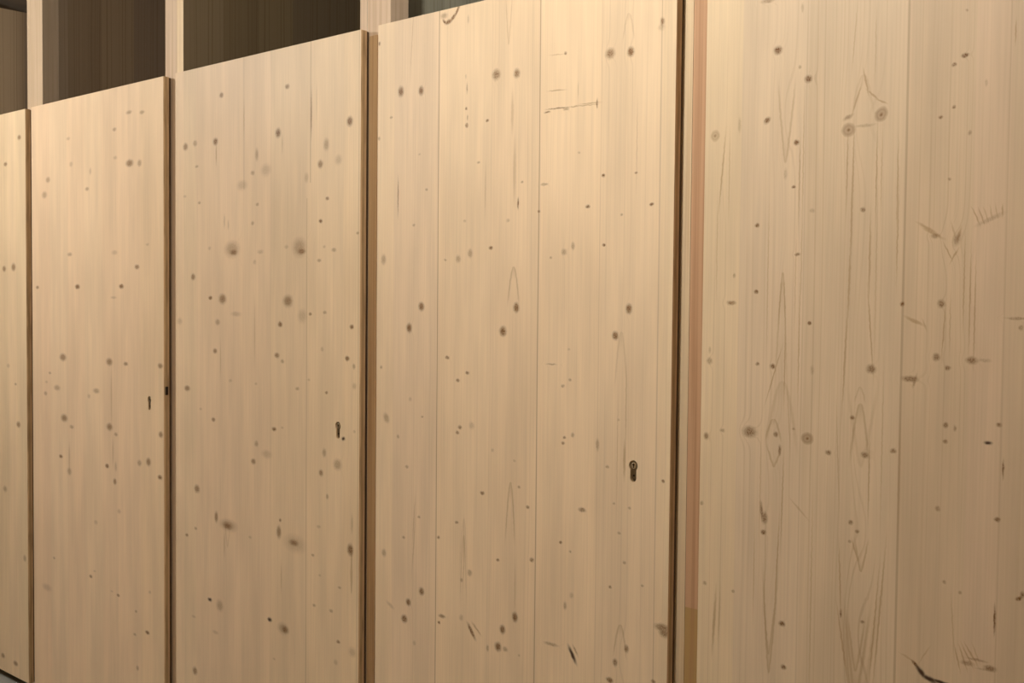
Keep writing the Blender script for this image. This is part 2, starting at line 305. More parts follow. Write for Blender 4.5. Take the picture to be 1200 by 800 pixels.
KNOTS = {
    'D3': [(83, 1916, 8.2, 10.4, 0.7, 0), (153, 1910, 7, 9, 0.7, 0), (394, 1917, 10, 9.6, 0.55, 0), (455, 1912, 7.5, 8.3, 0.6, 0), (708, 1920, 9.7, 8.8, 0.6, 0), (759, 1916, 6.9, 8.1, 0.65, 0), (834, 1965, 4.2, 6.5, 0.5, 0), (832, 1954, 6.6, 5.5, 0.2, 0), (302, 1852, 3.2, 2.9, 0.5, 0), (304, 1814, 4.1, 4.6, 0.5, 0), (306, 1831, 2, 5.2, 0.35, 0), (368, 1819, 3.9, 2.9, 0.85, 0), (49, 1858, 4.6, 2.8, 0.3, 0), (149, 1761, 3.5, 2.4, 0.25, 0), (174, 1676, 3.9, 2.7, 0.3, 0), (342, 1727, 4, 2.9, 0.35, 0), (473, 1675, 3.3, 2.5, 0.3, 0), (537, 1666, 8.6, 2.5, 0.3, 0), (630, 1726, 3.1, 2.1, 0.25, 0), (694, 1674, 3.6, 2.9, 0.85, 0), (776, 1674, 3.1, 2.3, 0.45, 0), (815, 1610, 4.3, 2.3, 0.5, 0), (591, 1937, 3.1, 2.9, 0.5, 0), (568, 1937, 1.1, 17.4, 0.2, 94), (4, 2042, 3.8, 4.4, 0.45, 0), (5, 1811, 4.2, 3.8, 0.4, 0), (300, 1925, 2, 4.6, 0.25, 0), (304, 1898, 2, 9.8, 0.35, 0), (306, 2053, 2.8, 7.5, 0.25, 0), (75, 1664, 1.8, 37, 0.55, 0), (271, 2078, 2.9, 13.7, 0.75, 32), (257, 2064, 3.6, 10.3, 0.8, 46), (243, 2057, 4.6, 9.6, 0.85, 76), (230, 2059, 2.6, 7.6, 0.7, -45), (228, 2073, 9.2, 5.9, 0.35, 0), (568, 1862, 1.4, 19.5, 0.3, 93), (543, 1819, 7.1, 1.9, 0.5, 0), (573, 1824, 1.4, 26.3, 0.5, 92), (646, 1822, 1.1, 26.5, 0.45, 92), (658, 1825, 1.1, 23.1, 0.3, 92), (676, 1823, 2, 8.4, 0.5, 0), (618, 1823, 1.4, 10, 0.35, 88), (626, 1857, 1, 13.3, 0.25, 0), (594, 1820, 6.9, 2.1, 0.4, 0), (462, 1629, 2.2, 10.1, 0.8, 0), (655, 1613, 4.7, 2.9, 0.8, 0), (814, 1609, 3.7, 2.5, 0.7, 0), (522, 1609, 3.3, 2.5, 0.55, 0), (742, 1592, 2.9, 2.3, 0.35, 0), (698, 1532, 3.6, 2.6, 0.8, 0), (382, 1534, 5.1, 3.7, 0.85, 0), (617, 1532, 4.1, 7, 0.35, 0), (593, 1520, 5.6, 5.9, 0.4, 0), (318, 1523, 6.5, 8.2, 0.35, 0), (280, 1511, 6.6, 7.1, 0.4, 0), (238, 1509, 3.4, 2.4, 0.35, 0), (24, 1514, 7.5, 10, 0.3, 0), (131, 1594, 4, 2.7, 0.3, 0), (433, 1593, 4.6, 3.4, 0.25, 0), (300, 1597, 3.7, 2.6, 0.25, 0), (159, 1400, 7.9, 8.5, 0.75, 0), (117, 1348, 7.6, 9.2, 0.75, 0), (460, 1401, 6.8, 9, 0.75, 0), (421, 1348, 8.4, 9.1, 0.75, 0), (763, 1402, 6.3, 8.3, 0.7, 0), (730, 1347, 6.4, 7.3, 0.7, 0), (247, 1282, 5.9, 3.3, 0.5, 0), (562, 1281, 12.1, 1.6, 0.35, 0), (312, 1250, 4.9, 3.2, 0.45, 0), (282, 1231, 5, 3.3, 0.45, 0), (613, 1250, 3.5, 2.7, 0.4, 0), (594, 1236, 4.2, 3.3, 0.4, 0), (17, 1249, 3.8, 3.8, 0.35, 0), (609, 1315, 3.1, 2.4, 0.25, 0), (557, 1509, 3.2, 2.2, 0.3, 0), (122, 1177, 4.5, 4.3, 0.25, 0), (37, 1125, 7.9, 10.8, 0.3, -36), (80, 1083, 3.7, 4.4, 0.35, 0), (290, 1123, 5.4, 4.1, 0.5, 0), (282, 1110, 4.6, 3.3, 0.55, 0), (327, 1130, 7.3, 7, 0.25, 0), (622, 1134, 4.1, 4.3, 0.35, 0), (600, 1127, 3.5, 2.7, 0.45, 0), (596, 1115, 3.8, 2.7, 0.5, 0), (688, 1120, 3.6, 10.1, 0.35, 0), (164, 1138, 3.5, 2.4, 0.35, 0), (393, 1080, 3.9, 4, 0.25, 0), (112, 1012, 5, 3.4, 0.35, 0), (714, 1077, 3.9, 2.6, 0.35, 0), (741, 1176, 2.9, 2.4, 0.25, 0), (362, 979, 5.2, 3.5, 0.85, 0), (473, 1006, 3.7, 2.8, 0.35, 0), (499, 965, 4.1, 3.1, 0.5, 0), (459, 1063, 3.4, 2.6, 0.25, 0), (650, 979, 8.2, 4, 0.45, 0), (851, 1063, 3.3, 2.8, 0.8, 0), (732, 1003, 2.9, 2.4, 0.3, 0), (771, 999, 3.2, 2.6, 0.35, 0), (155, 896, 4.4, 3.1, 0.35, 0), (282, 901, 4.6, 3, 0.45, 0), (222, 857, 3.9, 3.3, 0.5, 0), (102, 839, 4.6, 3.1, 0.3, 0), (746, 944, 3.9, 2.6, 0.4, 0), (594, 902, 3.2, 2.5, 0.4, 0), (31, 790, 7.1, 7.7, 0.35, 0), (166, 718, 7.5, 8, 0.8, 0), (120, 683, 7.2, 7.5, 0.7, 0), (106, 640, 8.7, 8.2, 0.75, 0), (55, 664, 4, 12.6, 0.25, -64), (142, 588, 4.5, 5, 0.25, 0), (236, 672, 9.4, 3.6, 0.45, 0), (226, 655, 3.9, 3.4, 0.65, 0), (299, 681, 5.4, 6, 0.25, 0), (325, 790, 6.1, 6.5, 0.3, 0), (299, 769, 4.1, 4.2, 0.35, 0), (412, 834, 4.3, 2.9, 0.55, 0), (512, 851, 5.1, 4.2, 0.55, 0), (465, 715, 6.8, 9.2, 0.75, 0), (428, 680, 6.9, 8.1, 0.65, 0), (415, 638, 7.8, 8.7, 0.7, 0), (383, 628, 3.6, 6.4, 0.35, 0), (437, 637, 6.1, 5.2, 0.3, 0), (332, 656, 4.1, 17.5, 0.8, -37), (348, 665, 2.4, 15.3, 0.35, -50), (628, 667, 4, 16.8, 0.9, -32), (636, 678, 2.2, 10.5, 0.35, -35), (569, 677, 15.7, 3.3, 0.35, 0), (624, 793, 4.8, 5.5, 0.25, 0), (607, 768, 3.8, 7.1, 0.35, 0), (592, 901, 3.5, 2.5, 0.45, 0), (619, 886, 3.1, 2.5, 0.35, 0), (760, 886, 3.5, 2.9, 0.35, 0), (725, 829, 3.3, 2.7, 0.55, 0), (805, 846, 3.1, 2.3, 0.35, 0), (768, 710, 4.8, 6.8, 0.55, 0), (740, 676, 4.9, 6.9, 0.55, 0), (727, 636, 7.2, 4.8, 0.65, 0), (854, 771, 14.5, 6.6, 0.5, 0), (859, 762, 10.2, 7.7, 0.5, 0), (835, 659, 4.6, 3.1, 0.45, 0), (478, 632, 3, 2.9, 0.25, 0), (443, 1828, 3.4, 36.3, 0.22, 0), (451, 1699, 3.8, 55.9, 0.25, 0), (121, 2037, 1.3, 77.6, 0.22, 4), (777, 1732, 0.9, 76.4, 0.2, 0), (364, 1665, 1.6, 45.8, 0.22, 0), (759, 1204, 1.6, 67.5, 0.28, 0), (757, 1095, 2.9, 31.3, 0.3, 0), (739, 1109, 1, 104.8, 0.2, 0), (138, 889, 1.8, 50.3, 0.25, 5), (305, 858, 1.6, 47.6, 0.25, 0), (464, 778, 1.5, 45.7, 0.25, 0), (138, 831, 1.8, 63, 0.22, 5), (306, 809, 1.6, 66.1, 0.25, 3)],
    'D4': [(150, 1873, 6.8, 6.1, 0.7, 0), (211, 1814, 6, 5.5, 0.7, 0), (131, 1749, 4, 6.2, 0.75, 51), (190, 1704, 4.4, 4.1, 0.75, 0), (186, 1625, 3.1, 2.5, 0.8, 0), (170, 1649, 2.8, 8.2, 0.25, 0), (194, 1837, 2.2, 3, 0.35, 0), (287, 1739, 3.1, 8.3, 0.3, 66), (484, 1818, 5, 3, 0.65, 0), (467, 1805, 3, 3, 0.55, 0), (468, 1737, 2.5, 2.3, 0.5, 0), (447, 1723, 3.3, 2.5, 0.55, 0), (494, 1693, 2.5, 3.4, 0.35, 0), (464, 1621, 2.3, 2.1, 0.35, 0), (485, 1890, 1.8, 1.8, 0.35, 0), (518, 1770, 1.8, 4.5, 0.2, 0), (317, 1578, 3.8, 3.7, 0.6, 0), (74, 1746, 3, 11.6, 0.2, 0), (197, 1941, 2.2, 7, 0.25, 0), (128, 1965, 11.5, 3.1, 0.3, 0), (561, 1844, 1.1, 15.5, 0.35, 0), (318, 1795, 1.5, 20, 0.35, -13), (331, 1772, 1.4, 13.3, 0.4, -48), (346, 1760, 1.4, 9.4, 0.4, -65), (302, 1768, 1.6, 21.1, 0.3, 18), (317, 1722, 15.3, 2.4, 0.15, 0), (114, 1559, 3.8, 3.4, 0.65, 0), (196, 1504, 4.7, 2.3, 0.6, 0), (115, 1437, 3.8, 3.1, 0.8, 0), (63, 1416, 7.9, 3.7, 0.45, 0), (222, 1381, 3.3, 2.8, 0.7, 0), (18, 1305, 5.3, 5.4, 0.4, 0), (18, 1326, 2.5, 5.4, 0.2, 0), (120, 1304, 3.2, 2.6, 0.5, 0), (151, 1301, 4.3, 3.9, 0.8, 0), (68, 1467, 2.4, 3.7, 0.3, 0), (338, 1305, 7.1, 6.3, 0.6, 0), (430, 1542, 2.3, 17, 0.4, -59), (439, 1534, 2.3, 16.9, 0.4, -61), (442, 1529, 5.6, 3.3, 0.4, 0), (478, 1523, 5.1, 9, 0.35, 19), (481, 1530, 1.8, 11.3, 0.35, 14), (472, 1537, 1.4, 11.7, 0.25, -16), (390, 1417, 2.9, 3.3, 0.7, 0), (455, 1418, 5.1, 5.6, 0.55, 0), (449, 1330, 5.1, 5.2, 0.5, 0), (468, 1313, 3.9, 3.5, 0.5, 0), (506, 1327, 7.6, 5.1, 0.6, 0), (526, 1328, 8.8, 2.3, 0.2, 0), (406, 1292, 11.1, 4.3, 0.55, 0), (414, 1289, 9.6, 1.9, 0.4, -73), (229, 1298, 3.3, 6.1, 0.25, 0), (411, 1389, 2.4, 14.5, 0.3, -66), (428, 1383, 1.2, 9.5, 0.2, -21), (507, 1559, 1.1, 14, 0.3, -25), (516, 1558, 1.1, 11.6, 0.3, -21), (523, 1560, 1.1, 11.5, 0.25, -20), (531, 1562, 1.1, 10.5, 0.25, -11), (539, 1565, 1.1, 9.1, 0.25, -11), (548, 1566, 1.3, 8.1, 0.3, 0), (529, 1553, 3.2, 19.2, 0.2, 66), (576, 1396, 14.9, 1.8, 0.3, 0), (580, 1381, 3, 3.6, 0.35, 0), (223, 1581, 4.4, 3.5, 0.2, 0), (464, 1503, 1.1, 14.2, 0.3, -26), (474, 1496, 1.2, 11.3, 0.35, 29), (13, 1161, 4.4, 5.5, 0.45, 0), (48, 1175, 4.6, 3, 0.35, 0), (106, 1177, 11.9, 8.5, 0.45, 0), (106, 1177, 6.5, 4.8, 0.6, 0), (160, 1177, 3.7, 4.4, 0.5, 0), (168, 1149, 2.3, 7.8, 0.5, 0), (195, 1190, 2.2, 2.1, 0.4, 0), (263, 1154, 4.5, 3.5, 0.55, 0), (306, 1219, 3.6, 3.5, 0.5, 0), (330, 1156, 5.6, 4.4, 0.6, 0), (380, 1168, 4.7, 3.6, 0.5, 0), (467, 1219, 3.5, 3.5, 0.45, 0), (482, 1215, 2.3, 4.2, 0.35, 0), (467, 1192, 3.5, 3, 0.45, 0), (551, 1226, 3.7, 2.9, 0.55, 0), (535, 1196, 5.3, 2.7, 0.95, 0), (559, 1156, 1.5, 12.7, 0.5, 0), (457, 1080, 3.5, 4, 0.35, 0), (134, 1031, 2.7, 15.7, 0.5, -7), (140, 1021, 5.2, 8.9, 0.5, 0), (138, 994, 4.7, 4, 0.8, 0), (307, 1036, 3.4, 3.2, 0.5, 0), (319, 1022, 3.4, 2.5, 0.45, 0), (306, 1002, 2.6, 2.2, 0.4, 0), (552, 1075, 3.9, 3, 0.85, 0), (5, 1031, 3.2, 3.3, 0.35, 0), (209, 1046, 1.7, 20.2, 0.2, -47), (15, 878, 3.8, 3.3, 0.35, 0), (77, 873, 3, 2.7, 0.35, 0), (179, 832, 5.4, 4.2, 0.75, 0), (184, 753, 4.5, 3.9, 0.65, 0), (332, 866, 3.3, 2.5, 0.5, 0), (292, 873, 1.8, 6, 0.45, 0), (315, 990, 1.6, 14.4, 0.3, -17), (471, 960, 2.8, 2.6, 0.35, 0), (497, 947, 2.3, 2.3, 0.35, 0), (552, 914, 1.5, 19.2, 0.75, 0), (588, 955, 2.5, 5, 0.65, 60), (593, 962, 3, 4, 0.6, 0), (426, 813, 2.1, 7.8, 0.7, -47), (436, 802, 3.7, 10.8, 0.95, -44), (450, 794, 3.6, 13.2, 0.95, -71), (468, 793, 2.4, 13.7, 0.9, -88), (412, 822, 1.6, 11.3, 0.25, -71), (441, 833, 1.1, 15.6, 0.2, 30), (504, 842, 1.2, 17.6, 0.3, -20), (511, 846, 1.2, 17.2, 0.35, -28), (517, 850, 1.2, 17, 0.3, -34), (524, 854, 1.2, 13, 0.25, -22), (495, 838, 1.2, 18, 0.3, -14), (511, 834, 9, 3.3, 0.3, 0), (526, 843, 13.4, 1.9, 0.4, 0), (547, 834, 7.9, 4.1, 0.45, 0), (538, 830, 13.3, 1.4, 0.25, 0), (287, 1647, 1.3, 59, 0.35, 0), (298, 1641, 1.3, 63.7, 0.3, 0), (340, 1633, 1, 67.6, 0.3, 0), (349, 1642, 1, 62.5, 0.25, 0), (377, 1622, 1, 62, 0.3, 0), (204, 1673, 1.1, 101, 0.25, 0), (197, 1633, 1.1, 65.9, 0.3, 0), (296, 1875, 1, 47.8, 0.25, 4), (334, 1855, 1, 48, 0.2, 0), (39, 1664, 1.5, 63.3, 0.3, 5), (54, 1658, 1.2, 63.7, 0.2, 0), (30, 1515, 1.2, 80.6, 0.25, 0), (138, 1471, 1.2, 129.9, 0.25, 0), (202, 1348, 1.1, 91.9, 0.3, 0), (193, 1455, 1.1, 76.6, 0.25, 0), (204, 1496, 1.1, 76.2, 0.25, 0), (297, 1563, 1.6, 58.9, 0.4, 0), (295, 1455, 1.6, 59, 0.4, 1), (290, 1321, 1.6, 79.3, 0.38, 2), (331, 1493, 1.5, 63.2, 0.35, 0), (335, 1372, 1.3, 63.5, 0.3, -5), (343, 1469, 1, 121.2, 0.28, 0), (379, 1540, 1.2, 71.6, 0.3, 0), (153, 1284, 1.1, 44.8, 0.35, 17), (175, 1306, 1.1, 61.9, 0.3, 0), (491, 1454, 1.1, 59.8, 0.3, 0), (501, 1422, 1.1, 68.8, 0.3, 0), (509, 1404, 1.1, 68.6, 0.3, 0), (460, 1375, 0.9, 39.6, 0.35, 3), (470, 1384, 0.9, 39.5, 0.25, 0), (175, 1057, 1.1, 72.9, 0.3, 1), (130, 1083, 1.2, 79, 0.2, 0), (281, 1141, 1.1, 74.9, 0.25, -3), (338, 1117, 1.3, 58.9, 0.3, 0), (360, 1178, 1, 111.8, 0.25, 0), (391, 1128, 1.5, 96.4, 0.25, 0), (185, 1208, 1.1, 51.4, 0.25, -4), (37, 809, 2.5, 49.9, 0.3, 3), (48, 823, 1.5, 44, 0.25, 2), (120, 912, 1.2, 69.1, 0.25, 0), (143, 926, 1.2, 68.5, 0.25, 0), (167, 941, 1.4, 73.7, 0.3, 2), (362, 885, 1.5, 104.1, 0.35, 4), (353, 863, 1.2, 89.7, 0.35, 4), (289, 936, 1.3, 49.9, 0.3, -3), (296, 821, 1.6, 53.9, 0.35, -10), (235, 890, 1.4, 148.5, 0.25, 0), (486, 890, 1.2, 41.8, 0.25, -4)],
    'D2': [(241, 1994, 8.3, 6.5, 0.5, 0), (55, 1863, 10.3, 9.1, 0.5, 0), (106, 1869, 9.5, 7.5, 0.4, 0), (211, 1865, 9.7, 8.8, 0.7, 0), (215, 1828, 2.6, 25.6, 0.3, 0), (508, 1862, 9.7, 10.3, 0.75, 0), (527, 1830, 2.3, 20.5, 0.2, 0), (806, 1864, 9.4, 10.3, 0.8, 0), (548, 1982, 7.8, 5.4, 0.6, 0), (713, 1814, 9.3, 13.1, 0.35, 0), (689, 1765, 8.9, 8.6, 0.5, 0), (762, 1771, 11.2, 10.4, 0.2, 0), (718, 1675, 6.2, 3.9, 0.5, 0), (691, 1618, 6.3, 4.3, 0.85, 0), (411, 1812, 6.5, 14.1, 0.35, 0), (453, 1767, 18.7, 13.2, 0.22, 0), (392, 1763, 7.8, 5.3, 0.4, 0), (343, 1732, 19.6, 11.4, 0.2, 0), (115, 1801, 7.4, 3.4, 0.35, 0), (128, 1694, 6.7, 3.7, 0.35, 0), (51, 1717, 6.9, 3.4, 0.25, 0), (414, 1675, 6.5, 3.9, 0.35, 0), (392, 1624, 6, 5, 0.35, 0), (256, 1635, 3.2, 16, 0.25, 0), (275, 1624, 3.2, 10.9, 0.2, 0), (294, 1554, 27.6, 18.1, 0.3, 0), (302, 1545, 13.7, 6.5, 0.6, 0), (181, 1560, 5.9, 4.5, 0.25, 0), (602, 1552, 23, 20.3, 0.3, 0), (612, 1541, 13.1, 6.1, 0.6, 0), (428, 1544, 11.8, 4.9, 0.25, 0), (402, 1516, 6, 5.7, 0.25, 0), (745, 1542, 7.7, 4.3, 0.3, 0), (685, 1516, 6.9, 3.7, 0.35, 0), (706, 1551, 4.7, 3, 0.25, 0), (546, 1555, 7.9, 4.1, 0.2, 0), (95, 1477, 8.9, 8.3, 0.45, 0), (631, 1734, 7.6, 10.7, 0.15, 0), (838, 1582, 4.9, 3.2, 0.35, 0), (351, 1917, 1.8, 42.6, 0.35, 0), (651, 1900, 2.1, 49.9, 0.5, 0), (673, 1930, 1.6, 39.7, 0.2, 0), (185, 1416, 7.9, 4.5, 0.85, 0), (247, 1413, 15.4, 11.8, 0.45, 0), (553, 1409, 16.8, 13.1, 0.45, 0), (313, 1371, 19.9, 5.8, 0.25, 0), (222, 1346, 9.7, 7.4, 0.3, 0), (519, 1346, 8, 6.2, 0.75, 0), (649, 1376, 5.4, 3.4, 0.5, 0), (709, 1381, 6.3, 3.7, 0.3, 0), (615, 1370, 15.3, 14.3, 0.25, 0), (817, 1346, 6.5, 4.9, 0.8, 0), (699, 1285, 5.3, 5.3, 0.15, 0), (209, 1262, 8.5, 6.3, 0.6, 0), (505, 1261, 9.2, 5.9, 0.6, 0), (529, 1246, 6.3, 4.5, 0.4, 0), (800, 1265, 7, 5.2, 0.75, 0), (826, 1246, 4.5, 5.8, 0.35, 0), (63, 1145, 12.5, 6.9, 0.6, 0), (23, 1345, 11.2, 8.5, 0.25, 0), (286, 1180, 6.9, 4, 0.25, 0), (409, 1178, 5.4, 3.2, 0.25, 0), (595, 1176, 7.2, 3.8, 0.35, 0), (644, 1202, 4.9, 3, 0.25, 0), (717, 1173, 5.2, 3.3, 0.5, 0), (828, 1196, 6.9, 7.1, 0.2, 0), (201, 1062, 7.9, 5.2, 0.6, 0), (134, 1088, 6.1, 3.4, 0.2, 0), (493, 1059, 8.1, 4.9, 0.75, 0), (529, 1066, 5.1, 3.1, 0.25, 0), (411, 1011, 7.8, 7.2, 0.35, 0), (397, 960, 9.1, 6.5, 0.5, 0), (459, 987, 18.8, 9.2, 0.25, 0), (709, 1015, 6.8, 9.4, 0.4, 0), (696, 961, 6.9, 7.4, 0.5, 0), (763, 990, 13.3, 11.9, 0.3, 0), (786, 1059, 5.6, 4.3, 0.9, 0), (829, 1081, 4.5, 3.3, 0.25, 0), (115, 849, 11.6, 9.9, 0.45, 0), (402, 1324, 2.4, 71.2, 0.25, 0), (237, 1239, 2.6, 44.3, 0.2, 0), (215, 779, 7.2, 12.8, 0.45, 0), (276, 763, 33.2, 13.3, 0.35, 0), (272, 761, 16.6, 7.4, 0.5, 0), (108, 730, 6.8, 3.8, 0.35, 0), (60, 703, 7, 3.9, 0.6, 0), (382, 744, 6.7, 3.6, 0.25, 0), (515, 779, 8.6, 14.1, 0.6, 0), (521, 812, 4.6, 4.2, 0.45, 0), (586, 758, 35.7, 18.7, 0.28, 0), (582, 759, 15.6, 6.9, 0.5, 0), (663, 739, 5.4, 3.1, 0.3, 0), (815, 777, 9.5, 12.5, 0.65, 0), (820, 732, 2.5, 49.3, 0.4, 0), (821, 844, 4, 19.7, 0.2, 0), (182, 530, 8.6, 4.9, 0.95, 0), (233, 522, 14.3, 13.5, 0.4, 0), (474, 529, 8.2, 5, 0.95, 0), (536, 516, 19.4, 12.7, 0.35, 0), (544, 515, 11.4, 7.7, 0.5, 0), (669, 606, 5.9, 3.4, 0.4, 0), (739, 605, 6.3, 3.7, 0.4, 0), (769, 530, 6.2, 3.7, 0.5, 0), (825, 515, 12, 10.6, 0.2, 0), (759, 474, 7.2, 6, 0.25, 0), (103, 300, 10.3, 10.1, 0.55, 0), (495, 424, 5.2, 3.2, 0.25, 0), (773, 672, 6.1, 3, 0.35, 0), (687, 818, 7.5, 3.4, 0.15, 0), (722, 902, 4.7, 6, 0.3, 0), (692, 690, 4.8, 3.1, 0.25, 0), (97, 463, 8.9, 3.5, 0.2, 0), (211, 439, 12.5, 4.5, 0.2, 0), (256, 704, 3.2, 29.8, 0.2, 0), (526, 654, 2.3, 35.2, 0.25, 0)],
    'D1': [(672, 1999, 14.6, 5, 0.35, 0), (751, 1991, 12.3, 4.9, 0.35, 0), (675, 1839, 18.5, 9.6, 0.6, 0), (735, 1835, 10.5, 9, 0.3, 0), (581, 1954, 10.1, 5.1, 0.3, 0), (586, 1863, 10.1, 5.1, 0.25, 0), (273, 1952, 11.3, 4.9, 0.25, 0), (292, 1864, 10.1, 7.6, 0.25, 0), (424, 1831, 6.4, 9.5, 0.2, 0), (125, 1822, 13.1, 8.9, 0.3, 0), (98, 1771, 15.6, 10.1, 0.4, 0), (402, 1774, 10.8, 5.3, 0.4, 0), (718, 1511, 11.6, 6, 0.55, 0), (580, 1559, 15.2, 6.2, 0.25, 0), (280, 1559, 13.6, 5.4, 0.35, 0), (333, 1449, 13.3, 6.5, 0.65, 0), (622, 1450, 12, 6.2, 0.65, 0), (41, 1447, 9.8, 5.1, 0.5, 0), (573, 1414, 15.3, 3.6, 0.2, 0), (781, 1580, 8.5, 3.5, 0.2, 0), (228, 1206, 19.4, 10.6, 0.55, 0), (544, 1204, 16.5, 10, 0.55, 0), (648, 1202, 11.1, 5.3, 0.55, 0), (854, 1205, 11.7, 6.7, 0.55, 0), (131, 1147, 8.6, 4.1, 0.3, 0), (184, 1098, 18.8, 8, 0.3, 0), (98, 1073, 10.6, 6.4, 0.3, 0), (106, 1114, 8.7, 4.1, 0.2, 0), (458, 1104, 17.1, 7.2, 0.35, 0), (408, 1083, 8.7, 6.5, 0.25, 0), (235, 996, 19.4, 10.7, 0.55, 0), (544, 991, 15.7, 10.1, 0.6, 0), (288, 970, 12.7, 5.7, 0.3, 0), (585, 970, 9.8, 5.4, 0.3, 0), (856, 993, 10.3, 7.9, 0.5, 0), (209, 861, 10.3, 5.4, 0.65, 0), (527, 861, 10, 5.9, 0.65, 0), (270, 815, 12.8, 10.6, 0.35, 0), (270, 861, 5.5, 39.8, 0.2, 0), (577, 815, 9, 8.4, 0.5, 0), (730, 892, 10.8, 8.1, 0.35, 0), (784, 901, 11.4, 10.5, 0.5, 0), (851, 860, 10.3, 6, 0.65, 0), (583, 864, 6.5, 12.6, 0.2, 0), (603, 721, 9.7, 6.3, 0.15, 0), (452, 664, 10.3, 6.5, 0.2, 0), (556, 1087, 4.1, 83.7, 0.2, 0), (565, 912, 4.1, 37.8, 0.2, 0), (156, 496, 7.6, 3.6, 0.3, 0), (100, 382, 28.5, 10.4, 0.15, 0), (442, 498, 6.9, 3.5, 0.25, 0), (416, 476, 8.7, 4.9, 0.5, 0), (596, 445, 8.2, 3.9, 0.5, 0), (555, 451, 7.7, 2.5, 0.2, 0), (790, 491, 6.6, 4.3, 0.25, 0), (707, 414, 6.3, 3.9, 0.35, 0), (775, 360, 10.2, 5.2, 0.75, 0), (699, 338, 7.9, 4.1, 0.4, 0), (715, 233, 6.8, 7.2, 0.35, 0)],
    'D0': [(847, 1989, 11.5, 7.5, 0.5, 0), (734, 1901, 12, 6.5, 0.5, 0), (794, 1521, 14.4, 11.7, 0.6, 0), (717, 1516, 12.1, 8.9, 0.45, 0), (826, 945, 13.5, 9.4, 0.55, 0), (745, 1157, 10.7, 6.7, 0.25, 0), (805, 1092, 8.4, 4.2, 0.35, 0), (712, 694, 14.1, 9.7, 0.4, 0), (870, 458, 10.3, 10.1, 0.3, 0), (684, 57, 12.4, 7.9, 0.5, 0), (790, 51, 15.6, 7.7, 0.6, 0)],
}
FLAMES = {
    'D3': [(452, 1433, 17.3, 67.6, 14, 0), (444, 1761, 15.1, 117.5, 9, 0), (750, 1990, 12.6, 40.8, 8, 0), (429, 2058, 15.1, 94.8, 8, 0), (449, 932, 15.2, 94.3, 14, 0), (755, 693, 16, 68.6, 14, 0), (302, 754, 16.5, 89.5, 8, 0)],
    'D4': [(168, 1757, 25.4, 107.1, 22, 0), (317, 1732, 38.2, 92.2, 26, 0), (45, 1664, 18.3, 85.2, 12, 0), (168, 1399, 14.2, 92.8, 16, 0), (318, 1342, 23.1, 186.6, 12, 0), (469, 1519, 23, 39.3, 18, 0), (500, 1454, 20.2, 96.2, 12, 0), (156, 1161, 18.4, 54.7, 18, 0), (322, 1180, 23.1, 81.3, 18, 0), (153, 812, 20.3, 116, 20, 0), (320, 846, 33.6, 139.5, 26, 0), (333, 1018, 23, 81.4, -14, 0)],
    'D2': [(224, 1732, 38.6, 183.2, 7, 0), (231, 1276, 38.7, 110.9, 8, 0), (533, 1265, 34, 138.6, 8, 0)],
    'D1': [(555, 936, 41.2, 210, 7, 0)],
    'D0': [],
}

# ------------------------------------------------------------------ materials
M_EDGE = edge_material()
W1 = (1.0, 1.0, 1.0)
# x start (m), tint, ring contrast
LAM = {
 'D0': [(0, W1, .3), (.30, (.97, .96, .93), .3), (.60, (.95, .94, .88), .5), (.744, (1.0, .99, .95), .5), (.815, (.95, .95, .90), .6)],
 'D1': [(0, (.99, .95, .93), .2), (.134, (1.0, .985, .97), .25), (.262, (1.0, .97, .95), .2), (.38, (1.0, .985, .965), .25),
        (.496, (.99, .96, .94), .3), (.60, (1.0, .97, .95), .2), (.737, (.98, .955, .91), .45)],
 'D2': [(0, (.97, .95, .93), .2), (.045, (.93, .925, .90), .35), (.11, (.94, .92, .905), .25), (.326, (.935, .915, .89), .25),
        (.476, (.925, .915, .875), .3), (.634, (.96, .95, .90), .4), (.78, (.98, .965, .90), .5)],
 'D3': [(0, (1.0, .99, .95), .2), (.060, (.97, .955, .94), .45), (.213, (1.01, .995, .95), .25), (.381, (.985, .965, .92), .5),
        (.522, (1.02, 1.0, .95), .3), (.688, (.985, .97, .93), .7), (.834, (.98, .97, .915), .5)],
 'D4': [(0, (.92, .915, .85), .55), (.076, (.86, .855, .835), .45), (.209, (.82, .81, .775), .85), (.391, (.79, .765, .72), .9),
        (.50, (.81, .775, .745), .55), (.555, (.78, .75, .71), .4), (.70, (.80, .77, .73), .4), (.80, (.79, .76, .72), .4)]}
JNT = {
 'D0': [], 'D1': [(.262, .002, .10, 0, 3)],
 'D2': [(.634, .0022, .33, 0, 1.68), (.351, .002, .35, 1.72, 3), (.648, .0022, .45, 1.72, 3), (.476, .002, .12, 0, 3), (.842, .003, .25, 0, 3)],
 'D3': [(.213, .0021, .62, 0, 3), (.522, .0021, .55, 0, 3), (.834, .0018, .33, 0, 3), (.688, .0015, .16, 0, 3), (.381, .0015, .12, 0, 3)],
 'D4': [(.391, .0028, .40, 0, 3), (.209, .002, .16, 0, 3), (.555, .002, .2, 0, 3)]}
WID = {'D0': .895, 'D1': .874, 'D2': .848, 'D3': .867, 'D4': .874}
PX = {'D0': -3.73, 'D1': -2.788, 'D2': -1.847, 'D3': -.935, 'D4': 0.0}
RNG = {'D0': .28, 'D1': .17, 'D2': .20, 'D3': .32, 'D4': .50}
